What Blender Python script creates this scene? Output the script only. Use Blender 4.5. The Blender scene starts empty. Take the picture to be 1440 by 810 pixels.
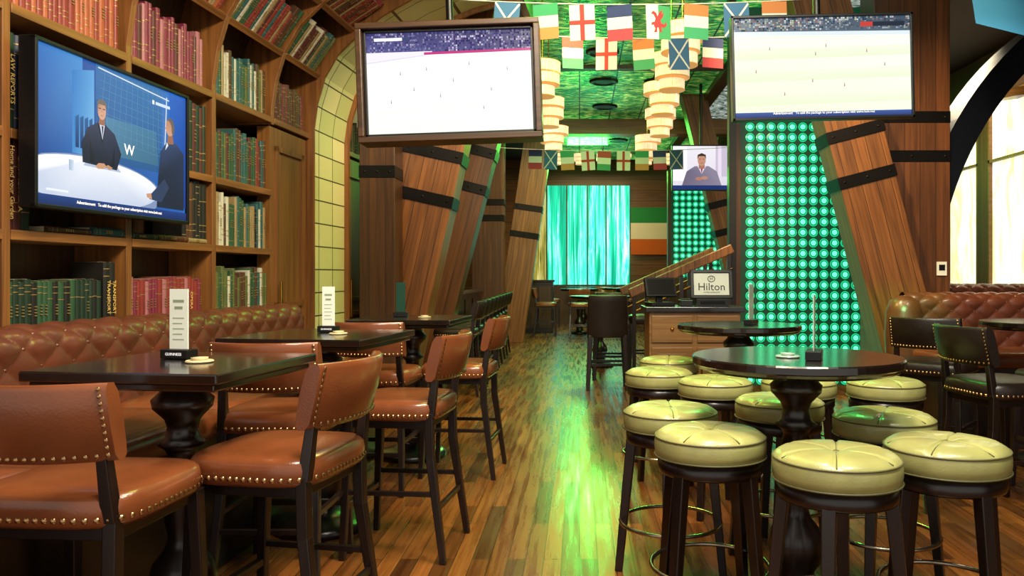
import bpy, math, random
from mathutils import Vector, Matrix
R=random.Random(7)
SC=bpy.context.scene; COL=SC.collection
pi=math.pi
def lin(h,a=1.0):
    if isinstance(h,str):
        h=h.lstrip('#'); c=[int(h[i:i+2],16)/255 for i in (0,2,4)]
    else: c=list(h[:3])
    c=[x/12.92 if x<=.04045 else ((x+.055)/1.055)**2.4 for x in c]
    return (c[0],c[1],c[2],a)
# ---------------------------------------------------------------- materials
def base(name):
    m=bpy.data.materials.new(name); m.use_nodes=True
    nt=m.node_tree; return m,nt,nt.nodes['Principled BSDF']
def pm(name,col,rough=.5,metal=0,emit=None,es=0,ns=8,na=.15,bump=0,bs=60,coat=0,spec=.5):
    m,nt,b=base(name); N=nt.nodes; L=nt.links
    b.inputs['Roughness'].default_value=rough; b.inputs['Metallic'].default_value=metal
    b.inputs['Coat Weight'].default_value=coat; b.inputs['Coat Roughness'].default_value=.15
    b.inputs['Specular IOR Level'].default_value=spec
    tc=N.new('ShaderNodeTexCoord'); no=N.new('ShaderNodeTexNoise'); no.inputs['Scale'].default_value=ns
    no.inputs['Detail'].default_value=3
    L.new(tc.outputs['Object'],no.inputs['Vector'])
    rp=N.new('ShaderNodeValToRGB'); c=lin(col)
    rp.color_ramp.elements[0].position=.3; rp.color_ramp.elements[1].position=.7
    rp.color_ramp.elements[0].color=tuple(x*(1-na) for x in c[:3])+(1,)
    rp.color_ramp.elements[1].color=tuple(min(1,x*(1+na)) for x in c[:3])+(1,)
    L.new(no.outputs['Fac'],rp.inputs['Fac']); L.new(rp.outputs['Color'],b.inputs['Base Color'])
    if emit:
        b.inputs['Emission Color'].default_value=lin(emit); b.inputs['Emission Strength'].default_value=es
    if bump:
        n2=N.new('ShaderNodeTexNoise'); n2.inputs['Scale'].default_value=bs; L.new(tc.outputs['Object'],n2.inputs['Vector'])
        bp=N.new('ShaderNodeBump'); bp.inputs['Strength'].default_value=bump; bp.inputs['Distance'].default_value=.01
        L.new(n2.outputs['Fac'],bp.inputs['Height']); L.new(bp.outputs['Normal'],b.inputs['Normal'])
    return m
def wood(name,c1,c2,grain='Z',plank=0,pax='X',rough=.42,gap=.035,coat=.15):
    m,nt,b=base(name); N=nt.nodes; L=nt.links
    tc=N.new('ShaderNodeTexCoord'); mp=N.new('ShaderNodeMapping')
    s={'X':(1.2,26,26),'Y':(26,1.2,26),'Z':(26,26,1.2)}[grain]
    mp.inputs['Scale'].default_value=s
    L.new(tc.outputs['Object'],mp.inputs['Vector'])
    no=N.new('ShaderNodeTexNoise'); no.inputs['Scale'].default_value=1; no.inputs['Detail'].default_value=6; no.inputs['Distortion'].default_value=.9
    L.new(mp.outputs['Vector'],no.inputs['Vector'])
    rp=N.new('ShaderNodeValToRGB'); rp.color_ramp.elements[0].color=lin(c1); rp.color_ramp.elements[1].color=lin(c2)
    rp.color_ramp.elements[0].position=.32; rp.color_ramp.elements[1].position=.68
    L.new(no.outputs['Fac'],rp.inputs['Fac']); out=rp.outputs['Color']
    if plank:
        sx=N.new('ShaderNodeSeparateXYZ'); L.new(tc.outputs['Object'],sx.inputs[0])
        dv=N.new('ShaderNodeMath'); dv.operation='DIVIDE'; dv.inputs[1].default_value=plank; L.new(sx.outputs[pax],dv.inputs[0])
        ad=N.new('ShaderNodeMath'); ad.operation='ADD'; ad.inputs[1].default_value=.5; L.new(dv.outputs[0],ad.inputs[0])
        fr=N.new('ShaderNodeMath'); fr.operation='FRACT'; L.new(ad.outputs[0],fr.inputs[0])
        fl=N.new('ShaderNodeMath'); fl.operation='FLOOR'; L.new(ad.outputs[0],fl.inputs[0])
        wn=N.new('ShaderNodeTexWhiteNoise'); wn.noise_dimensions='1D'; L.new(fl.outputs[0],wn.inputs['W'])
        mr=N.new('ShaderNodeMapRange'); mr.inputs['To Min'].default_value=.8; mr.inputs['To Max'].default_value=1.15; L.new(wn.outputs['Value'],mr.inputs['Value'])
        vm=N.new('ShaderNodeVectorMath'); vm.operation='SCALE'; L.new(out,vm.inputs[0]); L.new(mr.outputs[0],vm.inputs['Scale'])
        lt=N.new('ShaderNodeMath'); lt.operation='LESS_THAN'; lt.inputs[1].default_value=gap; L.new(fr.outputs[0],lt.inputs[0])
        mx=N.new('ShaderNodeMix'); mx.data_type='RGBA'; L.new(lt.outputs[0],mx.inputs['Factor']); L.new(vm.outputs[0],mx.inputs['A'])
        mx.inputs['B'].default_value=(.008,.004,.002,1); out=mx.outputs['Result']
    L.new(out,b.inputs['Base Color']); b.inputs['Roughness'].default_value=rough
    b.inputs['Coat Weight'].default_value=coat; b.inputs['Coat Roughness'].default_value=.25
    return m
def floor_mat():
    m,nt,b=base('walnut_plank_floor'); N=nt.nodes; L=nt.links
    tc=N.new('ShaderNodeTexCoord'); mp=N.new('ShaderNodeMapping'); mp.inputs['Rotation'].default_value=(0,0,pi/2)
    L.new(tc.outputs['Object'],mp.inputs['Vector'])
    br=N.new('ShaderNodeTexBrick'); br.offset=.37; br.inputs['Scale'].default_value=1
    br.inputs['Brick Width'].default_value=.85; br.inputs['Row Height'].default_value=.085; br.inputs['Mortar Size'].default_value=.0018
    br.inputs['Color1'].default_value=lin('#8a5222'); br.inputs['Color2'].default_value=lin('#4a280f'); br.inputs['Mortar'].default_value=lin('#150a04')
    L.new(mp.outputs['Vector'],br.inputs['Vector'])
    m2=N.new('ShaderNodeMapping'); m2.inputs['Scale'].default_value=(30,1.6,1); L.new(tc.outputs['Object'],m2.inputs['Vector'])
    no=N.new('ShaderNodeTexNoise'); no.inputs['Scale'].default_value=1; no.inputs['Detail'].default_value=6; L.new(m2.outputs['Vector'],no.inputs['Vector'])
    mr=N.new('ShaderNodeMapRange'); mr.inputs['From Min'].default_value=.3; mr.inputs['From Max'].default_value=.7; mr.inputs['To Min'].default_value=.65; mr.inputs['To Max'].default_value=1.3; L.new(no.outputs['Fac'],mr.inputs['Value'])
    vm=N.new('ShaderNodeVectorMath'); vm.operation='SCALE'; L.new(br.outputs['Color'],vm.inputs[0]); L.new(mr.outputs[0],vm.inputs['Scale'])
    L.new(vm.outputs[0],b.inputs['Base Color'])
    r=N.new('ShaderNodeMapRange'); r.inputs['From Min'].default_value=.3; r.inputs['From Max'].default_value=.7; r.inputs['To Min'].default_value=.16; r.inputs['To Max'].default_value=.42; L.new(no.outputs['Fac'],r.inputs['Value']); L.new(r.outputs[0],b.inputs['Roughness'])
    b.inputs['Coat Weight'].default_value=.1; b.inputs['Coat Roughness'].default_value=.2
    bp=N.new('ShaderNodeBump'); bp.inputs['Strength'].default_value=.35; bp.inputs['Distance'].default_value=.003
    L.new(br.outputs['Fac'],bp.inputs['Height']); bp.invert=True
    bp2=N.new('ShaderNodeBump'); bp2.inputs['Strength'].default_value=.12; bp2.inputs['Distance'].default_value=.004; L.new(no.outputs['Fac'],bp2.inputs['Height']); L.new(bp.outputs['Normal'],bp2.inputs['Normal']); L.new(bp2.outputs['Normal'],b.inputs['Normal'])
    return m
def tin_mat(name,c1,c2,c3,es,sc=(7,2.6,4),ns=2.2,metal=.6,patch=False,det=5,lo=.36,hi=.66):
    m,nt,b=base(name); N=nt.nodes; L=nt.links
    tc=N.new('ShaderNodeTexCoord'); mp=N.new('ShaderNodeMapping'); mp.inputs['Scale'].default_value=sc; L.new(tc.outputs['Object'],mp.inputs['Vector'])
    vo=N.new('ShaderNodeTexNoise'); vo.inputs['Scale'].default_value=ns; vo.inputs['Detail'].default_value=det; vo.inputs['Distortion'].default_value=1.2; L.new(mp.outputs['Vector'],vo.inputs['Vector'])
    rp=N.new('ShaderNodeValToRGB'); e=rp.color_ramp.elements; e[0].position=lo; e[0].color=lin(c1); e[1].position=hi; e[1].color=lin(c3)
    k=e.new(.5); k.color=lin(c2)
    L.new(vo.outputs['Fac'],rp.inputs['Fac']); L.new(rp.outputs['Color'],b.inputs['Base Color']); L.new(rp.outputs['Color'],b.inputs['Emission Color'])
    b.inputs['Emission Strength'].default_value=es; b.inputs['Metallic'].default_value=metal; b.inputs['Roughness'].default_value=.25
    if patch:  # patchy glow baked in as uneven emission
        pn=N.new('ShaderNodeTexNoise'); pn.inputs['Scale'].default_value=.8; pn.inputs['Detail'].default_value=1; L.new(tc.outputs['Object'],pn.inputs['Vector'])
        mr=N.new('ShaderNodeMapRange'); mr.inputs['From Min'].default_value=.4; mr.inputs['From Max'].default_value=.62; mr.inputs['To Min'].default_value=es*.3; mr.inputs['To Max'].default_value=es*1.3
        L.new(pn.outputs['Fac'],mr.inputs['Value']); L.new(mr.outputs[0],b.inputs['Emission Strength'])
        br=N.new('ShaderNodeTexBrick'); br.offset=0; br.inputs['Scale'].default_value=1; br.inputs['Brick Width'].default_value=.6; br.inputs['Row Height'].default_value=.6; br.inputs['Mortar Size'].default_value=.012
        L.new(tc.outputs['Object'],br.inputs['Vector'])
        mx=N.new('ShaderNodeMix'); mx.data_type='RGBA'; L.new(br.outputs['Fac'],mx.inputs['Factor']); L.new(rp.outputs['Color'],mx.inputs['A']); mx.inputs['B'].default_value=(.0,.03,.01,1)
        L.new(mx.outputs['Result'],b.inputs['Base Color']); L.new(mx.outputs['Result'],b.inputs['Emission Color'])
    bp=N.new('ShaderNodeBump'); bp.inputs['Strength'].default_value=.5; bp.inputs['Distance'].default_value=.03; L.new(vo.outputs['Fac'],bp.inputs['Height']); L.new(bp.outputs['Normal'],b.inputs['Normal'])
    return m
def birch_mat():
    m,nt,b=base('backlit_birch_fabric'); N=nt.nodes; L=nt.links
    tc=N.new('ShaderNodeTexCoord'); mp=N.new('ShaderNodeMapping'); mp.inputs['Scale'].default_value=(9,1,.25); L.new(tc.outputs['Object'],mp.inputs['Vector'])
    no=N.new('ShaderNodeTexNoise'); no.inputs['Scale'].default_value=1.2; no.inputs['Detail'].default_value=3.5; no.inputs['Distortion'].default_value=.8; L.new(mp.outputs['Vector'],no.inputs['Vector'])
    rp=N.new('ShaderNodeValToRGB'); e=rp.color_ramp.elements; e[0].position=.36; e[0].color=lin('#0a8a70'); e[1].position=.66; e[1].color=lin('#c8fff0')
    for p,c in((.45,'#18b490'),(.5,'#2cd8b4'),(.53,'#a8f4e6'),(.555,'#24ccb8'),(.61,'#4cdcd8')):
        k=e.new(p); k.color=lin(c)
    L.new(no.outputs['Fac'],rp.inputs['Fac']); L.new(rp.outputs['Color'],b.inputs['Base Color']); L.new(rp.outputs['Color'],b.inputs['Emission Color']); b.inputs['Emission Strength'].default_value=1.1
    return m
def block_mat():
    m,nt,b=base('cream_stone_blocks'); N=nt.nodes; L=nt.links
    tc=N.new('ShaderNodeTexCoord')
    sx=N.new('ShaderNodeSeparateXYZ'); L.new(tc.outputs['Object'],sx.inputs[0]); cb=N.new('ShaderNodeCombineXYZ'); L.new(sx.outputs['Y'],cb.inputs['X']); L.new(sx.outputs['Z'],cb.inputs['Y'])
    br=N.new('ShaderNodeTexBrick'); br.offset=0; br.inputs['Brick Width'].default_value=.31; br.inputs['Row Height'].default_value=.2; br.inputs['Mortar Size'].default_value=.006; br.inputs['Scale'].default_value=1
    br.inputs['Color1'].default_value=lin('#cfcf9c'); br.inputs['Color2'].default_value=lin('#b0bc80'); br.inputs['Mortar'].default_value=lin('#3c3c24')
    L.new(cb.outputs[0],br.inputs['Vector']); L.new(br.outputs['Color'],b.inputs['Base Color']); b.inputs['Roughness'].default_value=.4
    return m
def vc_mat(name,es=0,rough=.8):
    m,nt,b=base(name); N=nt.nodes; L=nt.links
    a=N.new('ShaderNodeAttribute'); a.attribute_name='Col'
    if es:
        b.inputs['Base Color'].default_value=(.01,.01,.01,1); L.new(a.outputs['Color'],b.inputs['Emission Color']); b.inputs['Emission Strength'].default_value=es; b.inputs['Roughness'].default_value=.25;b.inputs['Specular IOR Level'].default_value=.2
    else:
        L.new(a.outputs['Color'],b.inputs['Base Color']); b.inputs['Roughness'].default_value=rough
    return m
M={}
M['case']=wood('golden_oak_shelving','#643d1c','#8e5c2c','Z',rough=.4)
M['caseh']=wood('golden_oak_shelf_board','#643d1c','#905e2e','Y',rough=.4)
M['caseback']=wood('dark_oak_backing','#332012','#50341c','Z',rough=.6)
M['col']=wood('timber_column_planks','#5e3a1c','#8c5c2e','Z',.145,'X',rough=.42)
M['colmid']=wood('brown_timber_planks','#4b2d17','#6c4222','Z',.16,'X',rough=.45)
M['coldark']=wood('dark_timber_column_planks','#3a2211','#563618','Z',.16,'X',rough=.45)
M['wall']=wood('wall_panel_planks','#40260f','#5c3919','Z',.2,'Y',rough=.5)
M['wallx']=wood('wall_panel_planks_across','#643c1c','#80502c','X',.3,'Z',rough=.5)
M['beam']=wood('gold_oak_beam','#6b4418','#8c6226','X',rough=.4)
M['frame']=wood('dark_oak_frame','#34200f','#50341c','X',rough=.4)
M['floor']=floor_mat()
M['iron']=pm('black_iron','#0c0b0b',.45,.6,na=.3)
M['leather']=pm('saddle_brown_leather','#784123',.26,ns=5,na=.22,bump=.08,bs=140,coat=.35)
M['leatherd']=pm('brown_booth_leather','#5c3020',.32,ns=6,na=.2,bump=.1,bs=120,coat=.2)
M['leatherblk']=pm('dark_brown_leather','#1c110d',.4,bump=.15,bs=140,coat=.1)
M['darkwood']=wood('espresso_wood','#110906','#1e110d','Z',rough=.3,coat=.3)
M['toptable']=wood('espresso_table_top','#100a08','#1c120f','Y',rough=.14,coat=.7)
M['nail']=pm('aged_brass_nailhead','#b8966a',.3,1)
M['cream']=pm('cream_leather','#a8a668',.32,ns=7,na=.16,bump=.08,bs=150,coat=.3)
M['creamseam']=pm('olive_seam_piping','#5c5836',.5)
M['chrome']=pm('brushed_steel','#a89d8c',.25,1)
M['blk']=pm('matte_black_plastic','#0a0a0b',.4)
M['white']=pm('white_card','#e4e8d8',.5,na=.04,emit='#e6ead8',es=.15)
M['signface']=pm('grey_sign_face','#c4c8c0',.5,na=.06)
M['print']=pm('pale_green_print','#9aa88a',.6)
M['acryl']=pm('pale_acrylic','#a9bfb0',.1,na=.05)
M['page']=pm('book_pages','#c8b890',.8)
M['gilt']=pm('gilt_lettering_bands','#a88a54',.45,.5)
M['tin']=tin_mat('tin_baked_green_glow','#03461c','#1f9c3e','#c4dc70',.78,(3,6,4),1.8,.85,True,3.5,.34,.68)  # green cove light and highlights baked into colour and emission
M['tins']=tin_mat('silver_tin_baked_glow','#2a403a','#90a89e','#f0f6ee',.55,(5,5,4),1.8,.8,False,3)  # glow and highlights baked into the silver colour and emission
M['ceil']=pm('dark_ceiling','#22140c',.7)
M['birch']=birch_mat()
M['gold']=tin_mat('lit_gold_fabric','#5a5a18','#a8a048','#dcd8a0',.6,(14,2,.5),1.5,0)
M['blocks']=block_mat()
M['disc']=pm('lit_green_bottle_glass','#0c8a50',.2,emit='#14b078',es=1.15,ns=3,na=.3)
M['discr']=pm('dark_green_glass_ring','#045030',.2,emit='#07704a',es=.95,ns=3,na=.3)
M['discc']=pm('lit_green_glass_heart','#50ffb0',.2,emit='#60f4b8',es=1.45,ns=3)
M['panelg']=pm('dark_green_lit_panel','#02160d',.5,emit='#033c24',es=.8)
M['led']=pm('green_light_strip','#10c050',.4,emit='#18c850',es=.9)
M['capiz']=pm('capiz_shell','#f4dcb8',.3,emit='#fadcb0',es=.8,ns=14,na=.5)
M['capizrim']=pm('capiz_amber_rim','#c89050',.35,emit='#e0a058',es=.65)
M['window']=tin_mat('bright_window_sheer','#e0dca0','#f6f4d8','#ffffff',1.0,(2,3,.8),1.2,0)
M['brass']=pm('polished_brass','#c09040',.25,1)
M['brassd']=pm('aged_dark_brass','#6a4c24',.35,1)
M['textw']=pm('white_lettering','#f0f0f0',.6,emit='#ffffff',es=.4)
M['textd']=pm('dark_lettering','#1a1c20',.6)
M['textg']=pm('gold_lettering','#d8b060',.5,emit='#d8b060',es=.15)
M['cord']=pm('bunting_cord','#d8d8d0',.8)
M['scr']=vc_mat('lit_screen_picture',1.0)
M['scrw']=vc_mat('bright_screen_picture',1.06)
M['cloth']=vc_mat('printed_flag_cloth',0)
M['navy']=pm('navy_arch_paint','#0b1424',.4)
M['doorw']=wood('panel_door_oak','#6e441c','#8c5e2c','Z',rough=.4)
M['station']=wood('station_oak','#6e4a24','#8f663a','X',rough=.4)
# ---------------------------------------------------------------- mesh builder
class MB:
    def __init__(s): s.v=[];s.f=[];s.m=[];s.s=[]
    def add(s,vs,fs,mi=0,sm=False,X=None):
        o=len(s.v)
        for p in vs:
            p=Vector(p); s.v.append(X@p if X is not None else p)
        for f in fs: s.f.append([o+i for i in f]); s.m.append(mi); s.s.append(sm)
    def box(s,x0,x1,y0,y1,z0,z1,mi=0,X=None):
        s.add([(x0,y0,z0),(x1,y0,z0),(x1,y1,z0),(x0,y1,z0),(x0,y0,z1),(x1,y0,z1),(x1,y1,z1),(x0,y1,z1)],
              [(3,2,1,0),(4,5,6,7),(0,1,5,4),(1,2,6,5),(2,3,7,6),(3,0,4,7)],mi,False,X)
    def bar(s,p0,p1,w0,w1,mi=0,up=(0,1,0)):
        p0=Vector(p0);p1=Vector(p1);d=(p1-p0).normalized();u=Vector(up)
        if abs(d.dot(u))>.95:u=Vector((1,0,0))
        a=d.cross(u).normalized();b=a.cross(d).normalized();vs=[]
        for p,w in((p0,w0),(p1,w1)):
            h=w/2 if not isinstance(w,tuple) else None
            wa,wb=(w[0]/2,w[1]/2) if h is None else (h,h)
            for i,j in((-1,-1),(1,-1),(1,1),(-1,1)): vs.append(p+a*i*wa+b*j*wb)
        s.add(vs,[(3,2,1,0),(4,5,6,7),(0,1,5,4),(1,2,6,5),(2,3,7,6),(3,0,4,7)],mi)
    def lathe(s,prof,n=32,mi=0,sm=True,c=(0,0,0),fn=None):
        vs=[];fs=[]
        for r,z in prof:
            for i in range(n):
                a=2*pi*i/n; rr=r
                if fn: rr,z2=fn(r,z,a)
                else: z2=z
                vs.append((c[0]+rr*math.cos(a),c[1]+rr*math.sin(a),c[2]+z2))
        k=len(prof)
        for j in range(k-1):
            for i in range(n):
                fs.append((j*n+i,j*n+(i+1)%n,(j+1)*n+(i+1)%n,(j+1)*n+i))
        s.add(vs,fs,mi,sm)
        if prof[0][0]>1e-4: s.add(vs[:n],[tuple(reversed(range(n)))],mi)
        if prof[-1][0]>1e-4: s.add(vs[-n:],[tuple(range(n))],mi)
    def tube(s,pts,r,n=8,mi=0,closed=False):
        pts=[Vector(p) for p in pts];k=len(pts);vs=[];fs=[]
        for i,p in enumerate(pts):
            q0=pts[(i-1)%k] if (closed or i>0) else p; q1=pts[(i+1)%k] if (closed or i<k-1) else p
            d=(q1-q0).normalized();u=Vector((0,0,1)) if abs(d.z)<.9 else Vector((1,0,0))
            a=d.cross(u).normalized();b=a.cross(d)
            for j in range(n):
                t=2*pi*j/n; vs.append(p+a*r*math.cos(t)+b*r*math.sin(t))
        for i in range(k if closed else k-1):
            for j in range(n): fs.append((i*n+j,i*n+(j+1)%n,((i+1)%k)*n+(j+1)%n,((i+1)%k)*n+j))
        s.add(vs,fs,mi,True)
        if not closed: s.add(vs[:n]+vs[-n:],[tuple(reversed(range(n))),tuple(range(n,2*n))],mi)
    def dome(s,c,nrm,r,n=6,mi=0,h=.6):
        nrm=Vector(nrm).normalized();u=Vector((0,0,1)) if abs(nrm.z)<.9 else Vector((1,0,0))
        a=nrm.cross(u).normalized();b=nrm.cross(a);c=Vector(c);vs=[]
        for rr,hh in((1,0),(.7,.6)):
            for i in range(n):
                t=2*pi*i/n;vs.append(c+(a*math.cos(t)+b*math.sin(t))*r*rr+nrm*r*h*hh)
        vs.append(c+nrm*r*h)
        fs=[(i,(i+1)%n,n+(i+1)%n,n+i) for i in range(n)]+[(n+i,n+(i+1)%n,2*n) for i in range(n)]
        s.add(vs,fs,mi,True)
    def grid(s,P,nu,nv,mi=0,sm=True,cu=False):
        vs=[P(i/nu,j/nv) for j in range(nv+1) for i in range(nu+1)]
        fs=[(j*(nu+1)+i,j*(nu+1)+i+1,(j+1)*(nu+1)+i+1,(j+1)*(nu+1)+i) for j in range(nv) for i in range(nu)]
        s.add(vs,fs,mi,sm)
    def mesh(s,name,mats):
        me=bpy.data.meshes.new(name);me.from_pydata([tuple(v) for v in s.v],[],s.f)
        for m in mats: me.materials.append(m)
        me.polygons.foreach_set('material_index',s.m);me.polygons.foreach_set('use_smooth',s.s);me.update();return me
    def obj(s,name,mats,parent=None,bevel=0,seg=2,loc=None,rot=None,**kw):
        if not isinstance(mats,(list,tuple)):mats=[mats]
        ob=bpy.data.objects.new(name,s.mesh(name,mats));COL.objects.link(ob)
        if parent: ob.parent=parent
        if loc: ob.location=loc
        if rot: ob.rotation_euler=rot
        if bevel:
            md=ob.modifiers.new('b','BEVEL');md.width=bevel;md.segments=seg;md.limit_method='ANGLE';md.angle_limit=.6
        for k,v in kw.items(): ob[k]=v
        return ob
def thing(name,label,cat,loc=(0,0,0),rz=0,group=None,mat=None,**kw):
    e=bpy.data.objects.new(name,None);COL.objects.link(e);e.empty_display_size=.1
    if mat is not None: e.matrix_world=mat
    else: e.location=loc;e.rotation_euler=(0,0,rz)
    e['label']=label;e['category']=cat
    if group:e['group']=group
    for k,v in kw.items():e[k]=v
    return e
def tag(o,label,cat,group=None):
    o['label']=label;o['category']=cat
    if group:o['group']=group
    return o
def dup(root,loc,rz=0,label=None,scale=None):
    n=root.copy();COL.objects.link(n);n.location=loc;n.rotation_euler=(0,0,rz)
    if label:n['label']=label
    if scale:n.scale=scale
    def rec(src,dst):
        for c in src.children:
            k=c.copy();COL.objects.link(k);k.parent=dst;k.matrix_parent_inverse=c.matrix_parent_inverse.copy();rec(c,k)
    rec(root,n);return n
def struct(mb,name,mats,**k):
    o=mb.obj(name,mats,**k);o['kind']='structure';return o
def text(s,size,mat,parent,loc,rot=(pi/2,0,0),name='lettering',ext=.0015,ax='CENTER',sx=1):
    cu=bpy.data.curves.new(name,'FONT');cu.body=s;cu.size=size;cu.extrude=ext;cu.align_x=ax;cu.align_y='CENTER';cu.resolution_u=2
    t=bpy.data.objects.new('tmp',cu);COL.objects.link(t);bpy.context.view_layer.update()
    me=bpy.data.meshes.new_from_object(t.evaluated_get(bpy.context.evaluated_depsgraph_get()))
    bpy.data.objects.remove(t);me.materials.clear();me.materials.append(mat)
    o=bpy.data.objects.new(name,me);COL.objects.link(o)
    if parent:o.parent=parent
    o.location=loc;o.rotation_euler=rot;o.scale=(sx,1,1);return o
# flat art: polygons (colour or colours,[(x,z)..][,same layer as previous]) in 0..1, facing -Y
def art(name,w,h,shapes,mat,parent=None,y=0,step=.0005,z0=None):
    vs=[];fs=[];cols=[];k=0
    for sh in shapes:
        col,pts=sh[0],sh[1]
        if len(sh)<3:k+=1
        o=len(vs)
        for x,z in pts:
            x=min(max(x,0),1);z=min(max(z,0),1)
            vs.append(((x-.5)*w,y-k*step,(z-.5)*h if z0 is None else z0+z*h))
        fs.append(list(range(o,o+len(pts))))
        cols.append([lin(c) for c in col] if isinstance(col,list) else [lin(col)]*len(pts))
    me=bpy.data.meshes.new(name);me.from_pydata(vs,[],fs)
    at=me.color_attributes.new('Col','FLOAT_COLOR','CORNER');i=0
    for p,c in zip(me.polygons,cols):
        for q,_ in enumerate(p.loop_indices): at.data[i].color=c[q];i+=1
    me.materials.append(mat)
    ob=bpy.data.objects.new(name,me);COL.objects.link(ob)
    if parent:ob.parent=parent
    return ob
def rect(c,x0,x1,y0,y1): return (c,[(x0,y0),(x1,y0),(x1,y1),(x0,y1)])
def ell(c,x,y,rx,ry,n=18): return (c,[(x+rx*math.cos(2*pi*i/n),y+ry*math.sin(2*pi*i/n)) for i in range(n)])
def line(c,x0,y0,x1,y1,t,asp=1):
    d=Vector((x1-x0,y1-y0));n=Vector((-d.y,d.x)).normalized()*t/2
    return (c,[(x0+n.x,y0+n.y),(x1+n.x,y1+n.y),(x1-n.x,y1-n.y),(x0-n.x,y0-n.y)])
# ---------------------------------------------------------------- room shell
b=MB();b.box(-6,7,-1.5,22.2,-.1,0);struct(b,'floor',M['floor'])
b=MB();b.box(-6,7,-1.5,22.2,4.6,4.7);struct(b,'ceiling',M['ceil'])
b=MB();b.box(-6,7,22,22.2,0,4.6);struct(b,'wall_back',M['wallx'])
b=MB();b.box(-3.35,-3.2,8.7,22,0,4.6);struct(b,'wall_left_far',M['wall'])
b=MB()
WY=[(9.2,10.2),(10.5,11.5),(11.8,12.8),(13.1,14.1)]
ys=[-1.5]+[a for p in WY for a in p]+[22]
for i in range(0,len(ys),2): b.box(6,6.15,ys[i],ys[i+1],0,4.6)
for a,c in WY: b.box(6,6.15,a,c,0,1.1); b.box(6,6.15,a,c,3.95,4.6)
struct(b,'wall_right',M['wall'])
for i,(a,c) in enumerate(WY):
    b=MB();b.box(6.05,6.09,a,c,1.1,3.95,0)
    for z in(1.1,3.0,3.9): b.box(6.0,6.05,a,c,z,z+.04,1)
    for y in(a,c-.04): b.box(6.0,6.05,y,y+.04,1.1,3.95,1)
    struct(b,'window_%d'%(i+1),[M['window'],M['beam']])
ANG=-math.atan(.068)
LW=Matrix.Translation((-2.75,0,0))@Matrix.Rotation(ANG,4,'Z')
def lw(v,u,z=0): return LW@Vector((v,u,z))
b=MB();b.box(-.5,-.36,1.2,8.9,0,4.6,X=LW);struct(b,'wall_left',M['wall'])
PROF=[(0,0),(0,1.3),(0,2.6),(.03,2.82),(.1,3.05),(.22,3.25),(.4,3.42),(.62,3.58),(.9,3.73),(1.25,3.87),(1.7,3.98)]
def tang(i,P):
    a=P[max(i-1,0)];c=P[min(i+1,len(P)-1)];t=Vector((c[0]-a[0],c[1]-a[1])).normalized();return t
def offs(P,d): 
    o=[]
    for i,p in enumerate(P):
        t=tang(i,P);o.append((p[0]-t.y*d,p[1]+t.x*d))
    return o
def strip(b,P,d0,d1,u0,u1,mi=0):
    A=offs(P,d0);B=offs(P,d1);n=len(P);vs=[]
    for u in(u0,u1):
        for p in A+B: vs.append((p[0],u,p[1]))
    m=2*n;fs=[]
    for i in range(n-1):
        fs+=[(i,i+1,m+i+1,m+i),(n+i,m+n+i,m+n+i+1,n+i+1),(i,n+i,n+i+1,i+1),(m+i,m+i+1,m+n+i+1,m+n+i)]
    fs+=[(0,m,m+n,n),(n-1,2*n-1,m+2*n-1,m+n-1)]
    b.add(vs,fs,mi)
SH={}
for nme,v,z,i in(('a',0,1.03,1),('b',0,1.55,1),('c',0,2.0,1),('d',0,2.555,1)): SH[nme]=(v,z,Vector((0,1)))
SH['e']=(.1,3.05,Vector((.27,.37)).normalized());SH['f']=(.4,3.42,Vector((.5,.31)).normalized());SH['g']=(.9,3.73,Vector((.8,.25)).normalized())
T=.045
def bookcase(u0,u1,full,lab,shelves):
    r=thing('bookcase',lab,'bookcase',mat=LW@Matrix.Translation((0,u0,0)))
    P=PROF if full else [(0,2.5)]+PROF[2:]
    L=u1-u0-.001
    b=MB();strip(b,P,0,.3,0,T);b.obj('side_panel',M['case'],r,.004)
    b=MB();strip(b,P,.3,.33,0,L);b.obj('back_panel',M['caseback'],r)
    for k in shelves:
        v,z,t=SH[k];n=Vector((-t.y,t.x));b=MB()
        q=[(v,z),(v+n.x*.3,z+n.y*.3)];vs=[]
        for u in(T+.001,L-.001):
            vs+=[(q[0][0]-n.x*.004,u,q[0][1]),(q[1][0],u,q[1][1]),(q[1][0]-t.x*T,u,q[1][1]-t.y*T),(q[0][0]-t.x*T-n.x*.004,u,q[0][1]-t.y*T)]
        b.add(vs,[(0,1,2,3),(7,6,5,4),(0,4,5,1),(1,5,6,2),(2,6,7,3),(3,7,4,0)])
        b.obj('shelf',M['caseh'],r,.003)
    return r
UB=[2.55,3.42,4.26,5.13,5.97,6.66]
allS='abcdefg'
for i in range(4): bookcase(UB[i],UB[i+1],True,'golden oak built-in bookcase curving overhead, filled with books',allS)
bookcase(5.97,6.66,False,'upper oak bookcase above a panelled door','defg')
bookcase(7.46,8.3,False,'upper oak bookcase beyond a stone arch','defg')
for i,(u0,u1) in enumerate(((5.98,6.64),(7.48,8.25))):
    b=MB();b.box(-.12,-.02,u0,u1,0,2.49,0,LW)
    for a,c in((.1,1.0),(1.1,2.35)):
        b.box(-.02,.0,u0+.08,u0+.12,a,c,1,LW);b.box(-.02,.0,u1-.12,u1-.08,a,c,1,LW);b.box(-.02,.0,u0+.08,u1-.08,a,a+.04,1,LW);b.box(-.02,.0,u0+.08,u1-.08,c-.04,c,1,LW)
    b.tube([lw(.04,u0+.07,.95),lw(.04,u0+.07,1.3)],.012,8,2)
    struct(b,'door_%d'%(i+1),[M['doorw'],M['case'],M['brass']])
b=MB();strip(b,PROF,-.02,.3,6.69,7.42);o=struct(b,'trim_1',M['blocks']);o.matrix_world=LW
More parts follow.
